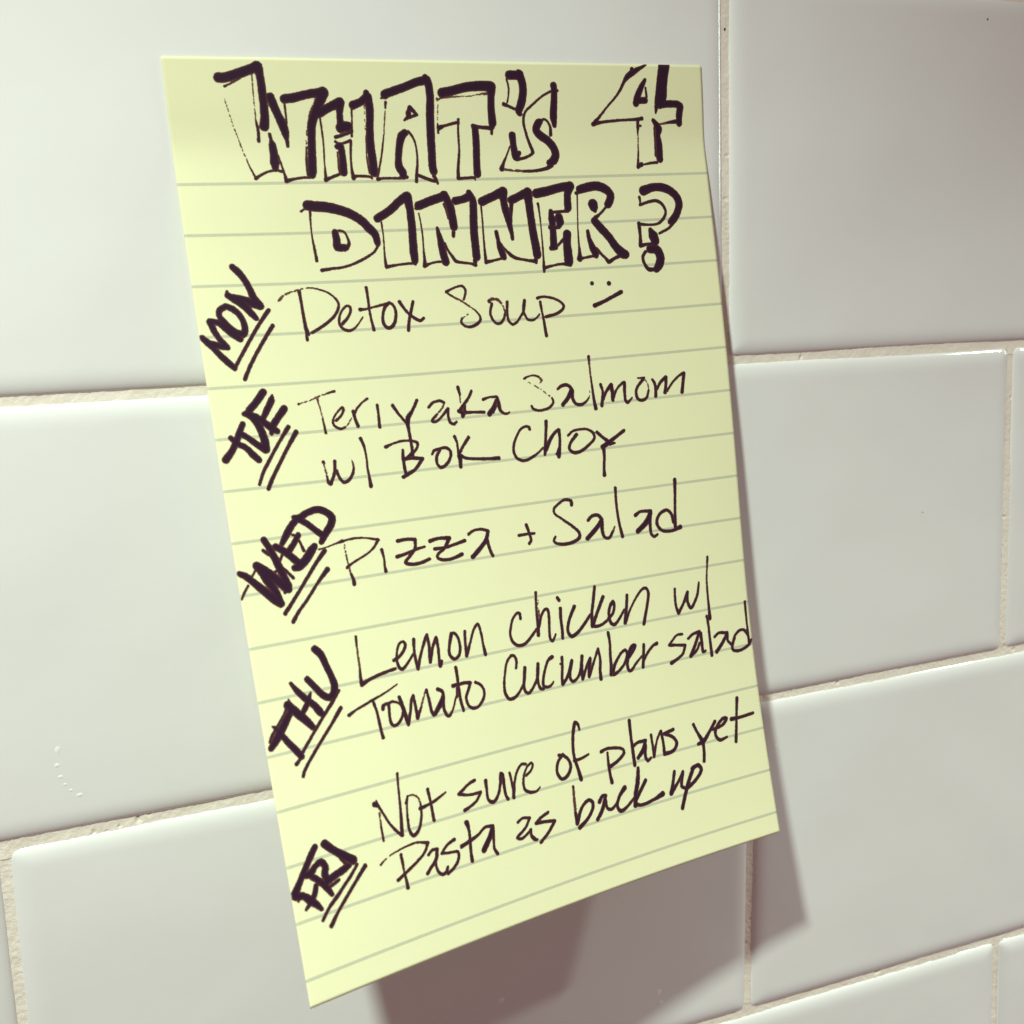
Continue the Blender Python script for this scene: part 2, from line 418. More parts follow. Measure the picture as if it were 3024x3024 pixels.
# ------------------------------------------------------------------ handwriting
# pen strokes in hundredths of a millimetre on the sheet: u,v,width; '|' a corner, '~' a dry pen
STROKES = '''
@heading first
921,344,159 1016,343,151 1239,283,152 1416,222,153 1606,156,156
1606,156,179 1638,296,126 1647,532,132 1651,768,133 1643,1005,139 1619,1159,157
1005,491,41 1125,436,30 1291,352,30
~ 1501,298,24 1488,592,22 1484,886,22 1486,1087,36
1486,1087,39 1505,1242,54 1492,1410,61
~~ 974,699,24 1016,851,19 1055,1039,24 1100,1221,22 1138,1358,22 1192,1564,24 1256,1786,27
1256,1786,25 1310,1935,35 1361,2061,40
1360,2067,62 1474,2000,45 1605,1946,40 1756,1930,45 1847,1956,50
1697,1291,55 1711,1388,61 1724,1485,123 1733,1669,136 1730,1792,155 1728,1904,99
1808,1670,35 1851,1869,37 1882,2019,50 1895,2119,75
1895,2119,75 2037,2090,50 2205,2064,44 2331,2070,44
1780,661,133 1797,732,145 1872,946,134 1949,1149,147 1978,1281,129 1995,1403,68 1996,1506,56
2019,791,43 2021,1006,34 2021,1113,37
2024,696,146 2201,671,141 2459,610,135 2716,584,149
2729,584,186 2731,587,186
2729,584,186 2647,753,161 2551,934,149 2466,1139,143 2441,1370,131 2412,1677,138 2388,1927,152 2370,2014,133
~~ 2563,706,27 2448,946,27 2378,1187,27 2332,1491,27
2327,1528,32 2310,1676,38 2298,1875,50 2299,2025,51
2613,934,161 2815,838,137 3017,752,156
3017,752,163 2997,947,107 2993,1105,113
2997,1190,176 3038,1178,176 3129,1173,164
2883,1355,63 2996,1325,57 3158,1271,57 3192,1253,63
3225,873,35 3211,1069,32 3199,1191,38 3180,1339,44
2868,1435,50 2929,1473,51 2994,1467,44 3142,1419,57
2897,1522,101 2950,1510,114 2969,1684,115 2960,1872,134 2960,1986,128
2886,1621,25 2876,1871,32 2882,1984,38
2629,1031,37 2642,1262,35 2642,1556,31 2625,1805,28 2623,1930,36 2614,2112,64
2614,2112,76 2688,2082,57 2892,2010,51
3258,800,139 3408,739,126 3521,665,146
3529,579,101 3535,652,139
3548,652,146 3564,885,134 3533,1193,128 3514,1503,141 3526,1754,142 3525,1995,149
~~ 3470,799,25 3451,1069,25 3442,1378,23
3442,1378,20 3421,1753,28 3444,2006,39
3155,1425,51 3126,1686,38 3115,1912,45 3131,2090,77
3132,2077,77 3188,2053,52 3450,2070,45 3474,2096,45
3869,614,141 3897,595,141 4229,488,135 4508,386,136 4702,347,150
3797,673,38 3891,657,45
4680,297,104 4725,396,143 4742,646,137 4714,946,144 4693,1324,145 4682,1642,139 4669,1898,140 4680,1989,140
3876,743,49 3859,848,33
~ 3859,848,31 3824,1070,26 3786,1318,28
3786,1318,28 3733,1568,34 3675,1794,36 3590,2072,39
3585,2117,72 3687,2102,46 3996,2105,46 4148,2089,66
4191,1289,124 4125,1345,143 4068,1508,124 4021,1761,118 4019,1901,138 4076,2004,145 4082,2068,119
4262,1265,52 4334,1359,46 4376,1486,37 4390,1677,37 4378,1855,46 4346,2022,60 4325,2176,60
4343,2047,60 4475,2101,60 4594,2149,60 4689,2170,67
4678,2079,67 4719,2145,60 4739,2216,47
4330,834,78 | 4272,1009,71 | 4200,1065,39
4342,847,78 4453,965,55 | 4243,1034,58
4293,934,97 4295,946,97
4983,575,164 5166,537,152 5451,471,153 5735,444,167 5947,448,175
5968,461,189 5958,627,128 5944,819,128 5943,1011,142 5948,1113,149 5929,1178,95
~ 4877,683,53 5087,650,33 5366,636,27 5578,622,21 5751,590,38 5865,583,54
~~ 4888,708,29 4863,946,24 4842,1135,29
4842,1135,29 4842,1287,46
4871,1199,93 4971,1167,53 5227,1105,53
5259,1054,47 5261,1111,53
5267,1048,47 5246,1200,40 5236,1392,40 5232,1584,40 5207,1764,51 5172,1971,57 5162,2128,74
5162,2134,61 5325,2128,52 5481,2127,55 5498,2167,34
5583,1215,121 5588,1330,128 5578,1588,129 5560,1848,129 5553,2057,137
5545,1170,81 5671,1189,61 5883,1210,75 5941,1203,75
5927,1203,68 5914,1313,54
6366,240,156 6540,239,150
6570,225,164 6617,366,144 6625,533,144 6571,753,151 6508,895,137 6526,947,96
6302,318,41 6328,433,38 6323,587,33 6281,741,35
6206,773,75 6290,805,55 6431,863,55
7206,530,45 7021,622,44 6787,791,44 6646,908,52 6592,1038,52 6601,1207,53 6651,1403,56 6710,1575,63 6738,1668,70 6697,1714,56 6574,1765,53 6395,1802,63
6334,1348,131 6343,1492,117 6357,1663,132 6370,1755,125 6450,1677,83
6373,1316,55 6363,1348,55
6273,1543,30 6183,1726,35 6112,1857,55 6057,1974,90
~ 6099,1988,55 6316,2006,49 6534,2023,56
6534,2023,53 6756,2021,56 6983,1985,64 7108,1927,85
7068,1873,113 7162,1834,156 7219,1714,149 7172,1567,148 7063,1446,148 6921,1353,147 6841,1247,139 6903,1117,139 6942,1091,104
6943,1078,56 7034,1052,45 7104,1104,45 7149,1210,56 7146,1341,70
7274,425,125 7279,556,118 7257,752,133 7230,1013,140 7241,1171,84
7327,516,56 7349,516,56
9326,7,44 9301,24,44 9163,90,80 9000,172,116 8885,253,101 8817,334,65 8729,482,58 8593,642,43 8411,816,40 8246,989,52 8098,1135,86
9005,99,80 9011,118,80
8081,1148,86 8238,1115,60 8566,1083,52 8866,1068,50 9104,1055,66 9168,1044,81
9079,1085,66 9071,1220,59 9063,1356,27
~ 9063,1356,29 9061,1493,30 9045,1700,39
9045,1700,37 9019,1909,51 9010,1993,75
9010,1986,75 9094,1946,90
9158,1947,37 9305,1922,53 9451,1911,60
9105,1179,44 9145,1186,37
9283,303,73 9187,452,109 9097,627,131 9058,748,131
9092,694,131 9267,694,117
9290,451,41 9303,626,51
9745,-13,228 9696,204,221 9660,408,221 9632,611,236 9601,733,222
9600,760,163 9761,760,133 10004,766,127 10068,800,127
10067,827,135 10036,977,135 10029,1141,120
9516,815,89 9494,936,44
~ 9531,1160,33 9744,1127,48
9744,1127,48 9908,1107,75 10006,1100,90
9431,1079,81 9499,1167,119 9543,1249,149 9520,1359,104 9536,1567,135 9523,1778,143 9523,1848,136
9448,1222,42 9445,1496,36 9434,1776,42
@heading second
2223,2564,171 2368,2586,172 2559,2603,173 2811,2666,161 2999,2741,155 3182,2861,150 3323,3019,151 3405,3112,138 3432,3216,125 3438,3281,112
3444,3334,46 3349,3447,45 3161,3557,50 2950,3646,50 2744,3703,47 2544,3721,47 2333,3745,71
2089,2668,44 2179,2613,32
2252,2672,51 2236,2861,33 2231,3052,28 2235,3217,36 2247,3371,51 2259,3570,58
2663,3064,116 2676,3218,129 2674,3333,136 2803,3350,123 2843,3352,91
2739,3034,47 2828,3056,44 2880,3160,44 2898,3276,59 2857,3339,78
3493,2831,138 3738,2696,138 3962,2521,139 4094,2440,152
4107,2447,172 4136,2668,133 4141,2980,140 4130,3240,141 4119,3502,148 4123,3634,128
3558,2910,39 3566,3117,29 3557,3350,29 3546,3545,37 3550,3728,66
3556,3735,66 3750,3704,45 4055,3684,48 4122,3700,54
4312,2620,147 4563,2536,148 4837,2452,148
4258,2671,53 4288,2646,53
4839,2438,155 4897,2545,135 4937,2690,142 4959,2875,150 4969,3033,143
4950,3138,75 4942,3204,68
4820,2608,54 4847,2740,27 4874,2872,34
4302,2763,27 4321,2959,30 4329,3182,30 4318,3444,35 4316,3629,61 4301,3747,74
4309,3741,74 4396,3711,46 4526,3684,43 4653,3676,49
4637,3048,61 4656,3180,95 4680,3340,129 4699,3526,136 4729,3686,143
4749,3342,54 4804,3477,46 4875,3586,55 4935,3682,69 5059,3714,50 5241,3743,50 5324,3774,69
5051,2549,136 5195,2526,129 5342,2477,150
4992,2639,54 5006,2771,54
5344,2399,102 5405,2558,137 5383,2888,144 5367,3154,145 5365,3420,145 5363,3621,145
5320,3686,83 5324,3713,83
5589,2577,151 5844,2478,145 6040,2403,173
6038,2416,174 6036,2576,132 6061,2750,139 6099,2939,126 6120,3088,98 6141,3224,77 6140,3305,70
5566,2655,41 5561,2894,33 5553,3161,36 5544,3428,42 5543,3683,63
5545,3730,77 5707,3704,47 5886,3672,48
5820,3164,77 5840,3306,77 5865,3468,112 5908,3605,126 5931,3661,98
5889,3389,42 5964,3500,45 6055,3599,70 6136,3663,70 6263,3704,54 6437,3739,54 6568,3760,71
6197,2567,147 6350,2505,140 6535,2430,154
6189,2647,84 6160,2847,63 6137,2994,70
6549,2430,176 6558,2632,148 6571,2929,141 6593,3269,149 6615,3475,156 6626,3639,157
6586,3733,85 6587,3788,57
6739,2454,168 6991,2410,160 7279,2350,152 7459,2338,170
7459,2338,179 7397,2481,134 7380,2686,144 7379,2754,144
7373,2814,63 7174,2823,57 7042,2827,62
7006,2809,89 7011,2945,134 7018,3048,125
7164,2917,143 7181,3020,152 7143,3113,90
7085,2948,71 7085,2982,71
6747,2648,53 6761,2834,35 6765,3140,25 6762,3430,36 6752,3686,36 6741,3892,71 6738,3969,54
6746,3901,71 6928,3867,47 7119,3843,50 7306,3861,90
6955,3114,80 7085,3128,72 7163,3105,72
7013,3184,125 7004,3355,134 6998,3492,143
6938,3524,89 7042,3520,81
7084,3479,50 7231,3348,58
7306,3266,162 7285,3454,153 7285,3627,171 7284,3800,172
7671,2404,153 7847,2366,163 8041,2346,164 8228,2412,164 8332,2528,147 8300,2648,156 8254,2716,146
7579,2470,63 7607,2471,63
8210,2766,48 8061,2899,51 7958,2965,82
7927,2704,191 7938,2748,173 7962,2835,73
7605,2488,32 7576,2864,27 7549,3207,29 7540,3466,36 7538,3657,73 7526,3760,109
7526,3760,91 7623,3748,47 7817,3723,55 7894,3727,91
7757,3225,69 7778,3390,91 7835,3567,137 7881,3674,137
7911,3571,55 8013,3698,55 8099,3790,62 8150,3855,83 8272,3800,66 8394,3754,74
7931,3033,146 8068,3195,155 8222,3376,147 8338,3557,157 8477,3705,185 8534,3726,167
9074,2473,177 9309,2410,150 9567,2436,160 9773,2567,152 9855,2740,152 9790,2952,142 9674,3090,151 9620,3123,113
9666,3161,68 9555,3254,53 9345,3342,53
8971,2601,65 8981,2690,41 8963,2759,48
8974,2751,56 9178,2697,60 9359,2686,68 9470,2761,64 9534,2906,57 9469,3045,64 9328,3146,56 9128,3158,49 8903,3135,67
8904,3127,84 8908,3356,60 8894,3568,84
8894,3568,84 9044,3549,60 9241,3560,75
9146,3262,94 9201,3389,187 9230,3488,172
9092,3650,150 9248,3676,169 9310,3822,169 9274,3963,169 9193,4066,131
8988,3697,67 8917,3800,63 8941,3944,67 9026,4056,84 9164,4064,84
@day MON
47,4879,97 129,4970,109 199,5060,91 310,5204,104 434,5348,110 517,5440,92
514,5465,62 535,5441,62
151,4983,109 288,5027,110 450,5073,92
440,5060,104 340,4917,92 258,4738,104 219,4599,110
220,4593,97 348,4617,98 457,4696,135 563,4802,148 690,4933,99
533,4335,98 416,4394,98 390,4493,92 468,4622,98 592,4765,99 751,4848,112 797,4787,106 794,4635,99 731,4481,99 624,4376,105 533,4335,98
591,4142,99 708,4216,136 850,4334,137 952,4477,112 1026,4569,87
588,4073,49 587,4123,74
654,4163,86 831,4207,99 979,4289,137 1120,4345,138
1120,4345,138 1039,4215,119 980,4023,106 897,3831,105 815,3715,118 741,3637,105
1263,4433,69 1075,4660,63 859,4954,60 672,5222,56 531,5428,62
1298,4714,69 1105,4966,60 932,5211,60 788,5430,62 669,5650,68
@menu MON
~ 1474,4272,51 1558,4180,38 1709,4122,35 1874,4080,32 2038,4055,29 2180,4077,32
2180,4077,32 2365,4149,32 2482,4243,42 2550,4351,49 2534,4464,52 2432,4605,55 2249,4741,55 2073,4837,58 1986,4880,51
1861,4112,64 1870,4336,51 1879,4610,58 1892,4803,72 1918,4901,64
1879,4835,32 1885,4996,64
2577,4742,59 2692,4634,49 2757,4524,49 2760,4442,52 2706,4415,46 2614,4484,39 2538,4610,46 2520,4739,49 2580,4840,56 2691,4878,56 2797,4835,43 2893,4743,33 2974,4641,26
3115,4101,59 3120,4313,50 3120,4559,46 3141,4773,50 3155,4889,63
2944,4497,69 3045,4497,43 3148,4478,36 3305,4445,43 3496,4414,60
3515,4399,60 3417,4492,57 3363,4637,53 3360,4785,60 3433,4872,67 3522,4844,67 3600,4716,60 3622,4553,54 3578,4435,54 3515,4399,53
3721,4393,70 3776,4495,57 3863,4615,54 3987,4722,61 4085,4770,61 4153,4724,51
3986,4407,61 3919,4585,57 3860,4765,57 3823,4937,64
5003,4412,47 5043,4320,47 5055,4227,50 4999,4157,47 4884,4171,39 4750,4217,36 4674,4254,69
4698,4288,44 4789,4354,39
~ 4789,4354,36 4949,4443,44 5080,4538,33 5211,4641,36
5211,4641,36 5284,4740,45 5296,4822,50 5220,4899,63 5069,4950,58 4958,4923,50 4896,4851,50 4920,4778,44
~ 4920,4778,42 4982,4742,30 5051,4705,25
5565,4533,59 5516,4687,50 5530,4810,51 5611,4918,53 5699,4917,56 5784,4827,51 5821,4706,42
~ 5821,4706,42 5785,4581,39 5697,4466,63 5584,4439,63 5506,4482,59
5506,4482,56 5519,4497,56
5888,4519,59 5865,4709,48 5873,4874,51 5943,4961,54 6036,4926,51 6140,4809,46 6212,4704,51 6251,4513,65 | 6207,4689,51 6236,4815,48 6293,4895,49 6396,4902,49 6476,4859,40 6536,4801,37
6530,4482,60 6630,4461,49 6792,4485,49 6979,4559,49 7072,4662,58 7032,4743,58 6887,4817,58 6671,4858,63
6580,4561,57 6595,4742,46 6615,4951,55 6632,5231,66
7737,4260,77 7739,4262,77
8105,4283,88 8107,4285,88
7743,4709,82 7984,4628,70 8187,4544,70 8351,4475,83
@day TUE
126,7041,121 257,6892,103 371,6703,104 442,6560,98 509,6440,92
267,6670,85 372,6778,98 505,6864,98 607,6998,111 691,7094,105
458,6611,98 568,6695,99 686,6806,105 829,6925,118
842,6920,131 849,6795,131 817,6603,124 747,6409,124 653,6301,105 566,6263,86
597,6259,99 759,6334,112 891,6445,112 1011,6556,125 1090,6613,100
985,6643,75 1005,6594,75
654,6213,111 799,6073,112 949,5900,119
878,6369,87 977,6212,106 1076,6055,107 1102,5968,44
1031,6507,113 1154,6365,113 1277,6222,120
1302,6555,76 1113,6793,53 889,7100,56 743,7312,56 635,7525,55
1426,6661,82 1231,6930,60 1018,7238,60 869,7462,65 782,7616,68
@menu TUE
1549,6159,45 | 1570,6157,32
~ 1570,6154,26 1741,6112,26 1920,6053,29 2099,6002,32
2099,6002,32 2244,5972,46
~ 1906,6092,42 1930,6255,29 1949,6451,32
1949,6451,32 1959,6597,42 1969,6719,52
2194,6512,52 2297,6431,46 2363,6323,49 2345,6281,46 2223,6376,33 2138,6499,42 2139,6596,49 2243,6670,52 2346,6647,42
~ 2346,6647,39 2425,6572,33 2486,6496,26
2539,6370,66 2552,6502,59 2588,6652,63
2541,6468,43 2591,6358,46 2711,6237,36 2841,6157,46
3011,6294,57 3009,6475,47 2997,6705,63
3309,6327,67 3390,6475,54 3510,6652,54 3556,6690,64
3795,6268,61 3691,6435,58 3574,6575,85 | 3550,6673,85 3553,6823,58 3560,7058,58 3559,7224,61 3555,7307,61
4010,6421,51 4111,6337,51 4256,6316,52 4330,6356,55
~ 4325,6389,41 4268,6469,38 4145,6576,48
4145,6576,48 4040,6684,58 4108,6707,48 4246,6619,45 4392,6480,59 | 4378,6631,55 4404,6752,59 4471,6784,59 4531,6747,45
1836,7246,64 1845,7263,55
~ 1840,7295,39 1851,7376,35 1863,7506,42
1863,7506,42 1869,7619,55
1905,7647,80 | 1947,7595,55 2023,7426,58 2048,7251,61
2056,7430,61 2086,7546,55 2152,7650,62 2247,7628,55 2350,7510,56 2385,7399,43
~~ 2385,7399,43 2378,7285,39 2339,7216,26
2597,6882,66 2639,7017,53 2653,7248,36 2644,7459,43 2654,7657,56 2654,7779,73
3053,7087,63 3198,7039,40 3376,7006,44 3549,7015,41 3680,7070,61 3667,7152,48 3582,7244,47 3428,7336,61 3357,7345,67
3374,7181,54 3358,7337,61 3360,7537,61 3370,7637,67
3390,7357,51 3548,7348,61 3737,7377,68 | 3566,7559,58 3396,7640,74 3302,7680,67
3429,7328,51 3543,7273,85
3941,7314,45 3987,7252,58 4097,7229,55 4224,7217,59 4312,7285,59 4302,7403,59 4190,7543,62 4076,7581,65 4011,7490,58 4032,7358,58 4112,7248,55
4650,6088,67 4673,6225,47
~ 4673,6225,47 4663,6388,25
4917,6185,56 4841,6308,53 4721,6434,63 4618,6547,70
4604,6546,70 4683,6594,84 4675,6648,77
4750,6436,42 4730,6571,70 4915,6595,50 5117,6613,62
5138,6368,59 5245,6337,39 5392,6336,48 | 5421,6346,64 5445,6485,78 5458,6597,64 5521,6672,51 5593,6686,48 5649,6663,34
5396,6412,57 5318,6543,64 5228,6658,99
5380,6521,51 5306,6624,64
6043,6037,43 6138,6000,32 6260,5989,32 6360,6025,43
~ 6360,6025,43 6410,6099,52 6373,6152,26
~~ 6068,6070,23 6191,6157,23 6330,6246,29 6466,6356,32 6575,6450,38
6593,6480,46 6606,6551,47 6517,6648,52 6359,6689,49 6238,6684,49 6154,6642,55 6131,6591,52
4444,7027,64 4476,7145,44 4474,7295,44 4492,7405,97 4489,7514,72 4478,7615,70
4727,7069,67 4602,7213,56 4494,7351,56
4528,7409,70 4607,7459,56 4835,7497,59 5095,7525,59 5287,7532,78
6022,7033,63 6013,6991,52 5940,6976,49 5828,7021,46 5736,7137,49 5654,7281,52 5622,7444,57 5669,7574,57 5780,7635,60 5887,7633,58 6015,7584,55 6148,7515,46 6252,7428,35
6395,6917,70 6372,7076,61 6335,7282,58 6301,7461,80 6277,7571,58
6321,7477,73 6404,7332,73 6517,7189,64 6635,7109,64
6642,7117,73 6643,7272,58 6617,7453,59 6576,7575,102 6573,7645,73
6521,7583,44 6550,7593,44
6732,6303,47 6825,6249,66 6941,6242,69 7027,6311,66 7046,6384,73
7020,6364,91 6947,6480,82 6803,6626,77
7039,6365,82 7030,6506,70 7081,6625,62 7173,6661,66 7294,6628,52 7394,6531,33
~~ 7394,6531,30 7430,6401,22
7485,5715,62 7484,5786,51
~ 7484,5786,51 7479,5944,44 7483,6140,41
7483,6140,41 7487,6335,48 7494,6584,59 7509,6764,78
7677,6299,67 7707,6444,52 7677,6602,63 7651,6724,71
7672,6637,63 7784,6451,59 7907,6328,82 | 7917,6481,74 7908,6632,71 | 7921,6607,56 8023,6419,45 8176,6299,52 | 8204,6311,75 8190,6506,60 8189,6668,60 8233,6717,64 8287,6677,49 8343,6628,38
8519,6240,34 8656,6252,56 | 8633,6277,64 8498,6409,56 8446,6512,60 8468,6658,64 8552,6702,64 8667,6659,60 8735,6503,45
~ 8735,6503,45 8728,6394,30 8690,6301,26
8839,6296,49 8880,6372,64 8895,6500,64 8878,6643,68
8925,6503,53 9021,6367,61 9151,6279,76 | 9131,6450,64 9095,6591,72
9148,6560,49 9298,6392,46 9473,6263,46 9567,6235,76 | 9525,6432,65 9483,6619,76
6832,7246,51 6949,7170,51 7107,7150,48 7260,7166,48 7385,7250,59 7400,7358,59 7277,7470,59 7064,7589,63 6907,7599,66 6822,7519,62 6857,7408,59 7015,7247,74
7474,7250,74 7586,7360,60 7710,7471,82
8072,7276,68 7880,7382,67 7708,7480,90 7560,7554,93
7575,7591,75 7570,7770,60 7536,7945,56 7521,8122,79
7724,7509,75 7834,7503,49
@day WED
51,9019,89 144,9075,108 279,9217,114 434,9387,133 568,9542,133 663,9643,103
689,9635,91 614,9415,122 503,9190,145 431,9033,133 363,8925,133
375,8927,121 525,9059,134 693,9243,147 810,9360,159 841,9402,129
770,9452,55 786,9430,55
863,9343,98 802,9186,117 737,8979,123 680,8798,116 610,8616,104 556,8498,104
514,8677,55 599,8762,55
16,9454,33 75,9355,40 166,9236,36
249,9103,34 327,8993,36
828,8806,44 775,8898,37
646,9077,43 753,9031,49
794,9012,49 877,9111,49 959,9222,56
742,8646,111 854,8723,117 984,8853,118 1101,8982,118
862,8600,86 976,8441,118 1104,8282,112 1162,8239,100
949,8761,99 1088,8606,93 1171,8491,94
1013,9056,105 1091,9043,137 1236,8939,137 1363,8794,138 1426,8727,107
1169,8579,37 1226,8774,56
1071,8478,44 1144,8500,50
1147,8174,88 1247,8187,113 1399,8117,107 1598,8084,114 1755,8160,115 1830,8259,122 1790,8382,122 1667,8531,115 1565,8670,89
1195,8193,113 1366,8315,101 1476,8430,101 1588,8533,108
1550,8680,57 1557,8643,57
1596,8832,76 1416,9015,63 1129,9347,56 892,9619,59 715,9811,67
1591,9166,89 1380,9373,50 1143,9635,52 959,9815,55 832,9971,67
@menu WED
1502,8793,32 1643,8773,24 1814,8733,27 1950,8703,64 | 1984,8700,39 2119,8686,39 2219,8684,42 2400,8708,29 2626,8771,56 | 2499,8916,43 2348,9007,36 2186,9073,39 1987,9163,45 1957,9191,54
~~ 1973,8762,42 1976,8939,35 1990,9100,29
~ 1990,9100,29 2000,9229,39 2011,9310,45
2011,9310,45 2041,9426,64 2041,9498,71
2661,8963,62 2677,9119,43 2668,9264,46 2673,9362,66
2991,8846,67 3166,8837,57 3337,8861,67 | 3307,9030,57 3160,9173,57 3083,9260,67 3188,9309,64 3364,9310,61 3558,9264,61
2932,9132,66 3157,9091,54 3340,9043,54 3502,9024,44
3625,8934,68 3790,8906,58 4019,8930,76 | 3900,9097,62 3737,9207,55 3726,9272,55 3860,9325,62 4042,9318,59 4223,9269,73
3695,9093,65 3900,9097,58 4123,9062,55 4321,9022,69
4425,8913,58 4537,8857,49 4718,8857,54 4839,8909,64 | 4758,9077,79 4603,9222,83 4438,9352,83
4788,9058,69 4802,9203,64 4832,9326,59 4855,9389,64
5659,8899,66 5690,9037,56 5714,9210,56 5665,9264,61
5469,9079,60 5629,9077,50 5803,9082,51
6700,8630,72 6703,8556,67 6573,8510,57 6427,8571,51 6304,8666,56 6304,8752,46 6447,8881,51 6641,9043,57 6783,9198,62 6781,9297,68 6645,9365,67 6448,9386,67 6262,9348,56 6203,9291,56 6251,9211,46
7025,8982,68 7105,8917,63 7259,8912,68 7329,9009,74 | 7210,9143,89 6954,9345,89
7321,9058,89 7309,9232,74 7344,9374,63 7439,9400,63 7541,9288,58
~ 7541,9288,53 7615,9172,32
7725,8411,63 7706,8681,53 7703,8957,58 7723,9212,58 7751,9412,74
8108,9022,80 8231,8962,54 8473,8980,70 | 8452,9029,92 8343,9193,108 8118,9354,97
8452,9029,75 8418,9279,70 8423,9458,59 8488,9513,65 8566,9478,54
9109,8406,76 9074,8749,60 9037,9053,60 9004,9383,76
8973,9276,71 8938,9091,65 8832,9006,65 8647,9092,65 8582,9250,70 8664,9402,65 8834,9450,65 9012,9435,66 9120,9398,93
@day THU
94,11983,99 199,11873,123 323,11725,124 468,11532,113 545,11442,95
88,11883,42 141,11789,47 246,11672,47 402,11482,33 450,11421,53
178,11645,35 211,11665,59 297,11801,94 402,11967,100 500,12108,107 577,12232,101
545,12272,47 471,12337,65
494,11347,131 591,11463,132 673,11565,132 777,11683,120 857,11797,97
522,11258,29 550,11347,48
605,10999,60 697,11150,96 819,11308,103 946,11443,109 1025,11569,122 1066,11626,98
715,11538,84 794,11447,91 866,11330,91 923,11221,34
902,10986,97 1024,11157,104 1126,11299,110 1241,11372,111 1328,11317,117 1367,11177,118 1332,11011,105 1277,10816,105 1211,10606,117 1127,10505,117
1432,11283,45 1261,11474,62 1056,11684,51 834,11924,51 613,12170,54
1408,11590,68 1197,11824,51 945,12081,51 708,12335,50 579,12492,53 548,12561,53
@menu THU
1903,10426,51 1888,10596,38
~ 1888,10596,38 1882,10814,41 1873,11000,41
1873,11000,41 1859,11169,57 1865,11271,79 | 2017,11216,57 2193,11173,58 2386,11140,55 2535,11121,58
2537,10971,65 2649,10928,55 2763,10822,56 2806,10734,56 2774,10672,49 2692,10697,46 2624,10828,46 2595,10982,52 2614,11113,59 2675,11157,59 2776,11081,49 2926,10933,46
2984,10670,66 2960,10843,50 2956,11051,59 2971,11207,63 | 3081,10946,53 3205,10710,57 3254,10638,60 | 3264,10818,57 3246,11010,63 3232,11136,63 | 3336,10864,54 3426,10718,67 | 3434,10915,54 3416,11107,54 3418,11237,74
3418,11237,74 3459,11164,60
3742,10709,75 3672,10893,54 3639,11068,58 3719,11173,61 3829,11120,58 3874,10980,58 3862,10797,51 3807,10704,54 3744,10701,61
4021,10709,58 3995,10920,51 3976,11164,65 | 4093,10938,48 4209,10709,48 4309,10619,55 4347,10767,52 4353,10985,49 4367,11205,69
1538,11743,62 1681,11681,38 1857,11626,44 2035,11571,44 2250,11506,35 2396,11450,26 2518,11399,23
2014,11590,57 2048,11768,51 2063,11958,54 2075,12162,57 2087,12258,63
2174,11772,64 2194,11714,61 2282,11693,51 2296,11712,55 2278,11896,51 2283,12053,54 2341,12105,58 2433,12071,58 2525,11950,52 2554,11845,52 2496,11739,39 2370,11680,48 2299,11697,48
2517,11632,65 2543,11764,73 2575,11960,73 2602,12140,65 | 2690,11906,52 2741,11727,55 2789,11658,56 | 2799,11882,56 2798,12072,62 | 2900,11904,46
~ 2900,11904,46 3015,11673,36 3062,11610,46
3062,11610,50 3082,11831,59 3092,12009,59 3123,12080,66
3286,11648,73 3366,11697,60 3380,11765,57 | 3287,11922,92 3152,12070,74
3375,11796,60 3345,11999,57 3373,12134,60 3420,12168,60 3509,12083,40 3627,11848,30
3717,11328,64 3716,11524,58 3706,11718,58 3703,11929,57 3728,12130,61
3671,11711,51 3641,11867,41
3602,11648,74 3739,11643,58 3849,11641,58 3956,11662,68
3954,11670,61 3894,11789,55 3826,11906,54 3843,12056,58 3921,12130,58 4033,12129,55 4167,12010,55 4213,11871,52 4162,11745,55 4064,11676,58
5222,10676,54 5221,10573,61 5167,10555,50 5065,10640,46 4989,10797,50 4952,10943,53 4984,11084,60 5083,11170,64 5218,11169,61 5372,11069,57 5534,10927,50
5640,10230,58 5609,10423,47 5589,10626,51 5578,10848,65 5551,11050,72
5591,10885,72 5671,10709,54 5771,10588,51 5838,10599,58 5843,10738,58 5810,10975,54 5796,11162,58 5834,11221,55 5882,11178,51 5932,11100,40
~~ 5662,10380,40 5644,10532,40 5627,10736,40
6121,10620,66 6096,10816,66 6089,11024,62 6072,11203,62
6089,10406,66 6118,10463,66
6437,10638,74 6331,10786,66 6239,10963,63 6212,11115,66 6276,11205,74 6404,11166,70 6591,11023,63 6762,10859,56
6954,10324,64 6878,10595,64 6807,10831,67 6773,11090,75
7110,10553,75 6984,10754,68 6856,10963,67 6805,11078,75 6882,11109,64 7030,11081,60 7188,11002,57
7168,10998,60 7286,10911,61 7340,10777,61 7324,10685,76 7236,10778,64 7187,10948,64 7212,11104,68 7288,11143,68 7407,11056,57 7561,10885,50
7669,10606,65 7623,10824,65 7571,11012,69 7538,11150,76 | 7706,10891,46 7863,10700,46 8034,10547,54 8141,10536,62 8175,10659,66 8108,10884,62 8014,11141,70 7976,11243,73
8816,10650,51 8799,10812,55 8795,11014,59 8837,11168,71 | 8970,11005,59 9113,10770,67 | 9087,10950,67 9151,11108,68 9253,11013,60 9353,10844,60 9417,10613,44
9694,10114,56 9647,10387,36 9615,10606,44 9599,10976,52 9594,11254,64 9585,11392,91
8856,11612,55 8725,11607,47 8601,11696,47 8511,11780,67 | 8713,11816,55 8895,11848,60 | 8814,12008,60 8668,12091,59 8504,12152,79
8992,11727,56 9113,11656,60 9283,11630,68 | 9144,11883,68 8999,12096,80
9310,11671,80 9315,11857,68 9317,12061,68 9385,12055,52
9023,12082,68 9170,11998,60 9258,11866,56
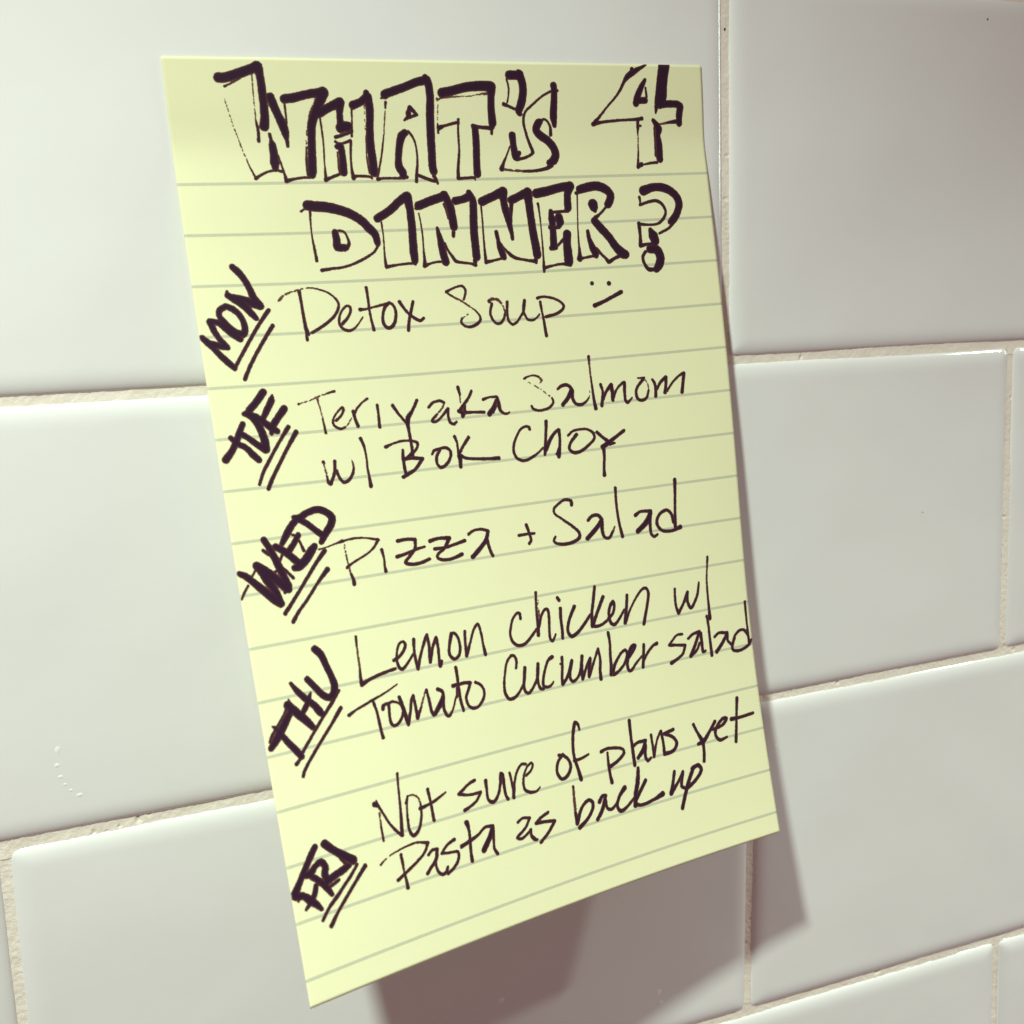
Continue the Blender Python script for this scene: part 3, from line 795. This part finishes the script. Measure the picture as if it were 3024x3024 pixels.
9515,11343,60 9530,11541,56 9525,11801,60 9524,12173,73
9648,11804,57 9770,11741,57 9980,11776,69 | 9827,11965,73 9656,12122,81
9976,11804,69 9968,11934,61 10045,12031,61
10080,12028,57 10160,11873,57 10287,11782,58 10402,11782,62 10491,11892,62
10513,11195,62 10509,11497,50 10506,11781,54 10510,12084,70
10577,12020,50 10506,12112,66 10321,12184,66 10159,12192,66 10063,12138,65 10094,12012,61 10155,11910,57
4958,11578,53 4990,11457,57 4962,11351,53 4899,11330,53 4784,11435,46 4711,11622,46 4652,11828,52 4646,12010,59 4710,12124,63 4826,12122,60 4960,12024,49 5059,11910,46
5144,11614,68 5103,11783,64 5062,11944,60 5086,12075,60 5159,12098,60 5278,11987,54 5384,11839,61 5440,11594,68 | 5384,11839,61 5385,11992,54 5418,12075,61 5477,12078,61
5770,11519,76 5671,11569,58 5570,11738,54 5498,11912,58 5486,12029,61 5558,12069,58 5639,12059,51 5714,11997,40
5985,11568,62 5955,11778,58 5917,11960,58 5914,12080,73 | 6036,11966,62 6138,11796,73 6190,11676,74 | 6103,11928,62 6104,12032,62 6157,12077,62 6257,12027,52 6351,11906,63 6438,11626,67
5928,11687,44 5947,11690,44
6433,11625,67 6389,11861,67 6372,12067,70 | 6504,11848,56 6611,11711,71 | 6557,11893,74 6529,12045,71 | 6571,11984,56 6707,11747,52 6823,11557,56 | 6836,11771,56 6796,11992,64 6788,12148,79
7109,11281,68 7115,11486,57 7083,11728,60 7063,11954,68 7035,12108,79
7085,12065,76 7176,11905,64 7332,11738,57 7445,11688,61 7481,11784,65 7376,11960,57 7206,12088,61 7096,12120,76
7480,11855,86 7627,11739,65 7686,11642,77 7621,11648,86 7512,11789,86 7451,11957,65 7457,12100,65 7517,12121,65 7643,12010,50 7815,11881,42
7899,11662,66 7859,11871,66 7808,12104,69
7855,11960,62 7999,11806,54 8121,11720,54 8212,11691,74
@day FRI
533,13737,100 435,13859,105 302,14038,98 186,14197,98 69,14365,126 44,14397,97
86,14404,126 213,14444,104 306,14542,127 390,14625,104 470,14731,70
210,14658,46 284,14591,69 395,14467,93 443,14344,82
309,14132,104 399,14113,110 489,14036,94 596,13999,106 654,14097,106 627,14205,112 644,14279,106
368,14149,93 495,14268,99 617,14421,106 693,14560,71
634,14334,117 797,14279,113 974,14227,114 1070,14197,84
665,14436,47 774,14400,53 857,14367,43
710,13730,124 848,13875,113 1014,14016,126 1161,14130,133
935,14028,48 1015,14146,48 1095,14205,48
106,14490,34 118,14460,34
1216,14222,48 1094,14345,54 923,14492,54 771,14619,65 605,14751,53 461,14910,52
1354,14287,73 1147,14478,54 924,14690,57 735,14873,53 588,15043,70
@menu FRI
1715,13336,87 1752,13361,78
1758,13287,31 1758,13332,47
~ 1775,13503,34 1766,13728,37
1766,13728,37 1765,13863,43 1765,13976,43
1758,13332,53 1845,13537,41 1940,13745,44 2060,13915,53 2125,13978,71 | 2156,13727,57 2183,13458,44 2207,13157,38 2230,12931,48
2292,13472,41 2348,13363,41
~ 2348,13363,38 2461,13361,32 2549,13445,39 2570,13560,39
2570,13560,42 2558,13712,45 2490,13925,54 2401,14024,61 2328,14042,64 2278,13944,54 2279,13760,48 2302,13551,38 2348,13363,41
2753,13342,62 2769,13534,52 2773,13738,55 2775,13894,62
2549,13624,67 2693,13607,52 2841,13576,52 2975,13524,46 3088,13477,33
3706,13414,61 3570,13453,50 3344,13579,60 | 3551,13640,47 3790,13652,57 | 3692,13772,50 3548,13846,54 3410,13890,66
3932,13478,71 3920,13653,51 3923,13831,58 4004,13893,68 4111,13831,58 4202,13659,55 4266,13430,69 | 4299,13455,69 4292,13682,59 4298,13846,55 4331,13920,62
4451,13459,52 4463,13642,49 4469,13808,59 4456,13919,69
4475,13826,59 4533,13627,49 4625,13452,49 4739,13364,49 4823,13384,53
4792,13592,49 4900,13535,46 4969,13435,46 4939,13387,49 4817,13465,42 4727,13625,49 4708,13819,56 4807,13909,60 4924,13931,53 4981,13920,42 5044,13874,32
1637,14352,34 1675,14326,34
~ 1675,14326,31 1806,14259,25 1931,14227,28
1931,14227,28 2144,14189,35 2372,14177,38 2587,14238,55 | 2488,14387,51 2308,14503,51 2116,14599,53 1909,14696,62
2038,14296,56 2046,14472,47 2048,14594,38 2061,14749,53 2067,14871,69
2556,14445,54 2647,14386,51 2742,14397,58 | 2683,14566,64 2553,14682,58 2478,14752,64
2722,14500,55 2671,14624,45 2693,14785,55 2769,14853,58 2845,14830,58 2886,14757,55
3106,14328,62 2951,14379,49 2812,14495,49 | 2977,14526,46 3134,14555,53 3128,14679,56 3013,14801,55 2873,14869,58
3404,14110,91 3427,14227,57 3417,14415,56 3393,14629,60 3389,14793,70
3229,14488,73 3432,14434,63 3610,14373,50 3758,14286,54 3923,14306,61
3912,14311,68 3835,14466,93 3663,14674,101
3924,14347,58 3894,14547,51 3879,14719,54 3927,14812,68
4451,14383,52 4568,14333,49 4716,14372,56 | 4588,14526,52 4388,14651,59 4477,14692,52 4625,14634,49 4703,14582,52 | 4689,14701,52 4754,14793,52 4798,14797,53
5571,13391,66 5663,13425,51
5639,13407,61 5518,13521,60 5469,13698,60 5552,13848,66 5687,13810,66 5784,13679,66 5770,13533,61 5654,13399,61
6113,13012,46 6103,12914,62 6041,12864,77 5963,13051,67 5913,13279,61 5901,13516,66 5943,13740,66 5973,13950,82
5890,13573,66 6063,13565,51 6229,13525,46
6524,13544,68 6653,13515,58 6882,13548,58 7034,13607,58 7049,13684,64 6894,13795,63 6654,13885,73
6667,13596,47 6649,13836,63 6651,14054,63 6662,14178,78
7287,13090,75 7270,13388,64 7263,13659,69 7256,13977,75
7272,13611,64 7418,13557,59 7599,13560,70 | 7504,13738,91 7361,13854,75
7581,13656,70 7539,13870,65 7582,13966,65 7666,13924,54
7751,13481,59 7751,13718,54 7744,13916,65 | 7881,13597,43 7999,13460,65 | 8015,13702,60 8003,13925,71
8303,13487,71 8064,13524,66 | 8261,13630,66 8342,13774,72 8240,13903,71 8018,13928,76
8818,13495,72 8882,13662,61 8984,13876,95
9365,13544,73 9187,13726,67 8997,13891,95 8867,13909,67
8993,13916,73 8980,14118,67 8949,14277,78
9289,13696,62 9555,13648,68 9671,13542,74 9577,13523,68 9391,13666,68 9332,13809,68 9419,13944,68 9617,13921,51
10010,13180,80 9950,13469,57 9889,13770,63 9829,14057,80
9793,13580,86 10020,13587,63 10369,13566,64
4700,14709,59 4768,14785,59
5126,14373,60 4933,14438,54 4832,14504,64 | 5054,14528,54 5241,14566,65 | 5067,14740,59 4869,14871,59
5769,14043,51 5768,14078,51
~ 5768,14078,51 5745,14309,61 5727,14542,66
5727,14542,61 5730,14743,81 | 5881,14487,61 6061,14378,67 6149,14448,67 6106,14592,67 5946,14741,66 5769,14836,81
6304,14475,77 6396,14379,67 6466,14396,73 | 6346,14630,83 6196,14795,72
6452,14465,62 6462,14636,62 6556,14684,62 6673,14617,52
6933,14354,95 6790,14477,68 6696,14647,68 6761,14773,73 6919,14728,63 7108,14605,53
7322,14055,69 7255,14322,96 7165,14546,90 7118,14754,90
7450,14332,75 7256,14544,75 7133,14709,80 7270,14780,64 7581,14747,64 7808,14691,103
8173,14328,71 8104,14525,66 8017,14730,93 | 8223,14553,60 8383,14377,66 | 8299,14647,71 8394,14720,61
8656,14351,83 8478,14614,83 8355,14837,82 8234,15083,82
8389,14744,77 8669,14608,72 8843,14445,78 8786,14330,78 8621,14368,83
'''

def smooth_path(P):
    # Catmull-Rom through the points (u, v, w)
    P = np.array(P, float)
    if len(P) < 3: return P
    Q = np.concatenate([[2 * P[0] - P[1]], P, [2 * P[-1] - P[-2]]])
    out = []
    for i in range(1, len(Q) - 2):
        p0, p1, p2, p3 = Q[i - 1:i + 3]
        n = max(2, int(np.linalg.norm((p2 - p1)[:2]) / 0.35))
        l0, l1, l2 = [max(1e-6, np.linalg.norm((b - a)[:2])) for a, b in ((p0, p1), (p1, p2), (p2, p3))]
        m1 = (p2 - p0) / (l0 + l1) * l1; m2 = (p3 - p1) / (l1 + l2) * l1
        for k in range(n):
            t = k / n
            q = (2*t**3 - 3*t**2 + 1) * p1 + (t**3 - 2*t**2 + t) * m1 + (-2*t**3 + 3*t**2) * p2 + (t**3 - t**2) * m2
            q[2] = p1[2] * (1 - t) + p2[2] * t
            out.append(q)
    out.append(P[-1])
    return np.array(out)

HG = 0.09          # mm, raster of the ink outline
def ink_field(strokes):
    allp = np.concatenate([s for _, s in strokes])
    u0, v0 = allp[:, 0].min() - 1.2, allp[:, 1].min() - 1.2
    nu = int((allp[:, 0].max() + 1.2 - u0) / HG) + 2; nv = int((allp[:, 1].max() + 1.2 - v0) / HG) + 2
    gu = u0 + np.arange(nu) * HG; gv = v0 + np.arange(nv) * HG
    F = np.full((nu, nv), -1.0); WET = F.copy()
    for dry, s in strokes:
        for a, b in zip(s[:-1], s[1:]):
            r = max(a[2], b[2]) / 2 + 0.35
            i0, i1 = int((min(a[0], b[0]) - r - u0) / HG), int((max(a[0], b[0]) + r - u0) / HG) + 2
            j0, j1 = int((min(a[1], b[1]) - r - v0) / HG), int((max(a[1], b[1]) + r - v0) / HG) + 2
            i0, j0 = max(i0, 0), max(j0, 0)
            U, V = np.meshgrid(gu[i0:i1], gv[j0:j1], indexing='ij')
            dx, dy = b[0] - a[0], b[1] - a[1]; l2 = dx * dx + dy * dy + 1e-12
            t = np.clip(((U - a[0]) * dx + (V - a[1]) * dy) / l2, 0, 1)
            d = np.hypot(U - a[0] - t * dx, V - a[1] - t * dy)
            f = (a[2] * (1 - t) + b[2] * t) / 2 - d
            if dry:
                g = vnoise(U, V, 0.22, 11) * 0.6 + vnoise(U, V, 0.5, 12) * 0.4
                f = f - np.clip(g - (0.50 if dry == 1 else 0.42), 0, 1) * (0.55 if dry == 1 else 0.85)
            F[i0:i1, j0:j1] = np.maximum(F[i0:i1, j0:j1], f)
            if not dry: WET[i0:i1, j0:j1] = np.maximum(WET[i0:i1, j0:j1], f)
    U, V = np.meshgrid(gu, gv, indexing='ij')
    F += 0.022 + (vnoise(U, V, 0.16, 21) - 0.5) * 0.085 + (vnoise(U, V, 0.45, 22) - 0.5) * 0.05
    # nothing is written beyond the edge of the sheet
    F = np.minimum(F, np.minimum(np.minimum(U - 0.02, SW * 1000 - 0.02 - U), np.minimum(V - 0.02, SH * 1000 - 0.02 - V)))
    return gu, gv, F, WET > -0.03

def ink_mesh(name, strokes, lift, bold=0.0):
    gu, gv, F, wet = ink_field(strokes)
    F = F + bold
    nu, nv = F.shape
    verts, depth, faces, vid = [], [], [], {}
    ins = F > 0
    def corner(i, j):
        k = (i, j, 0)
        if k not in vid:
            vid[k] = len(verts); verts.append((gu[i], gv[j])); depth.append(F[i, j] if wet[i, j] else F[i, j] * 0.3)
        return vid[k]
    def edge(i, j, d):
        k = (i, j, d)
        if k not in vid:
            i2, j2 = (i + 1, j) if d == 1 else (i, j + 1)
            t = F[i, j] / (F[i, j] - F[i2, j2]); t = min(max(t, 0.02), 0.98)
            vid[k] = len(verts); verts.append((gu[i] + (gu[i2] - gu[i]) * t, gv[j] + (gv[j2] - gv[j]) * t)); depth.append(0.0)
        return vid[k]
    cnt = ins[:-1, :-1].astype(int) + ins[1:, :-1] + ins[1:, 1:] + ins[:-1, 1:]
    for i, j in np.argwhere(cnt > 0):
        i, j = int(i), int(j)
        cs = [(i, j), (i + 1, j), (i + 1, j + 1), (i, j + 1)]
        es = [(i, j, 1), (i + 1, j, 2), (i, j + 1, 1), (i, j, 2)]
        st = [ins[c] for c in cs]
        if all(st):
            faces.append([corner(*c) for c in cs]); continue
        if cnt[i, j] == 2 and st[0] == st[2]:
            for k in range(4):
                if st[k]: faces.append([edge(*es[k - 1]), corner(*cs[k]), edge(*es[k])])
            continue
        poly = []
        for k in range(4):
            if st[k]: poly.append(corner(*cs[k]))
            if st[k] != st[(k + 1) % 4]: poly.append(edge(*es[k]))
        if len(poly) > 2: faces.append(poly)
    uv = np.array(verts) * 0.001
    P = on_sheet(uv[:, 0], uv[:, 1], lift)
    faces = [f[::-1] for f in faces]
    o = mesh_obj(name, P, faces, M_INK, note)
    at = o.data.attributes.new('depth', 'FLOAT', 'POINT')
    at.data.foreach_set('value', np.clip(np.array(depth) / 0.42, 0, 1))
    return o

parts = []
for ln in STROKES.strip().split('\n'):
    ln = ln.strip()
    if not ln: continue
    if ln[0] == '@':
        parts.append((ln[1:].split(), [])); continue
    dry = 0
    while ln[0] == '~': dry += 1; ln = ln[1:]
    cur = []
    for tk in ln.split():
        if tk == '|':
            if len(cur) > 1: parts[-1][1].append((dry, smooth_path(cur)))
            cur = cur[-1:]
        else:
            u, v, w = [int(c) * 0.01 for c in tk.split(',')]
            cur.append([u, v, w * (1.06 + 0.07 * min(1, max(0, (w - 0.5) / 0.6)))])
    if len(cur) > 1: parts[-1][1].append((dry, smooth_path(cur)))
    elif len(cur) == 1: parts[-1][1].append((dry, np.array([cur[0], cur[0]])))

NAMES = {'heading': 'heading', 'day': 'day_label', 'menu': 'menu_entry'}
TEXT = {'heading first': 'outlined block lettering WHAT\'S 4', 'heading second': 'outlined block lettering DINNER?',
        'day MON': 'bold slanted MON, underlined twice', 'day TUE': 'bold slanted TUE, underlined twice', 'day WED': 'bold slanted WED, underlined twice',
        'day THU': 'bold slanted THU, underlined twice', 'day FRI': 'bold slanted FRI, underlined twice',
        'menu MON': 'thin handwriting Detox Soup with a smiling face', 'menu TUE': 'thin handwriting Teriyaka Salmom w/ Bok Choy',
        'menu WED': 'thin handwriting Pizza + Salad', 'menu THU': 'thin handwriting Lemon Chicken w/ Tomato Cucumber salad',
        'menu FRI': 'thin handwriting Not sure of plans yet, Pasta as back up'}
for n, (head, strokes) in enumerate(parts):
    o = ink_mesh(NAMES[head[0]], strokes, 0.000018 + n * 0.0000025, 0.025 if head[0] == 'day' else 0.0)
    o['label'] = TEXT[' '.join(head)]

# ------------------------------------------------------------------ marks on the tiles
def lens_bump(name, x, z, rx, rz, h, mat, parent=None, y0=0.0, seed=0):
    n, m = 18, 5
    V, F = [(x, y0 - h, z)], []
    for k in range(1, m + 1):
        r = k / m
        for a in range(n):
            t = 2 * math.pi * a / n
            wob = 1 + 0.12 * math.sin(2 * t + seed) + 0.07 * math.sin(3 * t + seed * 2)
            V.append((x + rx * r * wob * math.cos(t), y0 - h * (1 - r ** 2) + 0.00002 * r, z + rz * r * wob * math.sin(t)))
    for a in range(n):
        F.append((0, 1 + (a + 1) % n, 1 + a))
    for k in range(m - 1):
        for a in range(n):
            p = 1 + k * n
            F.append((p + a, p + (a + 1) % n, p + n + (a + 1) % n, p + n + a))
    return mesh_obj(name, V, F, mat, parent)

for k, (x, z, rx, rz) in enumerate([(-0.14174, -0.06249, 0.000546, 0.000899), (-0.14214, -0.06531, 0.000546, 0.000546), (-0.14177, -0.06756, 0.000546, 0.000481), (-0.14119, -0.06916, 0.000385, 0.000321), (-0.14036, -0.07041, 0.000449, 0.000289), (-0.13901, -0.0716, 0.000834, 0.000385)]):
    o = lens_bump('water_drop', x, z, rx, rz, 0.00007, M_DROP, seed=k)
    tag(o, 'tiny dried white drop in the curved trail of drops on the left tile', 'water drop', 'dried drops trailing down the left tile')
lens_bump('speck', 0.06937, 0.07373, 0.000280, 0.000280, 0.000080, M_SPECK, parent=tiles[(0, 2)])
lens_bump('speck', 0.00026, 0.06807, 0.00022, 0.00026, 0.0001, M_SPECK, parent=wall, y0=0.00085)
lens_bump('speck', 0.05273, -0.03902, 0.000320, 0.000160, 0.000080, M_DUST, parent=tiles[(1, 1)])
lens_bump('chip', 0.01048, -0.09035, 0.000480, 0.000400, 0.000080, M_DROP, parent=tiles[(2, 2)])
lens_bump('spot', -0.06058, -0.13546, 0.000880, 0.000880, 0.000080, M_DROP, parent=tiles[(2, 1)])
lens_bump('spot', -0.02219, -0.14448, 0.000960, 0.001280, 0.000080, M_DROP, parent=tiles[(2, 1)])
lens_bump('spot', -0.02165, -0.14723, 0.000720, 0.000640, 0.000080, M_DROP, parent=tiles[(2, 1)])
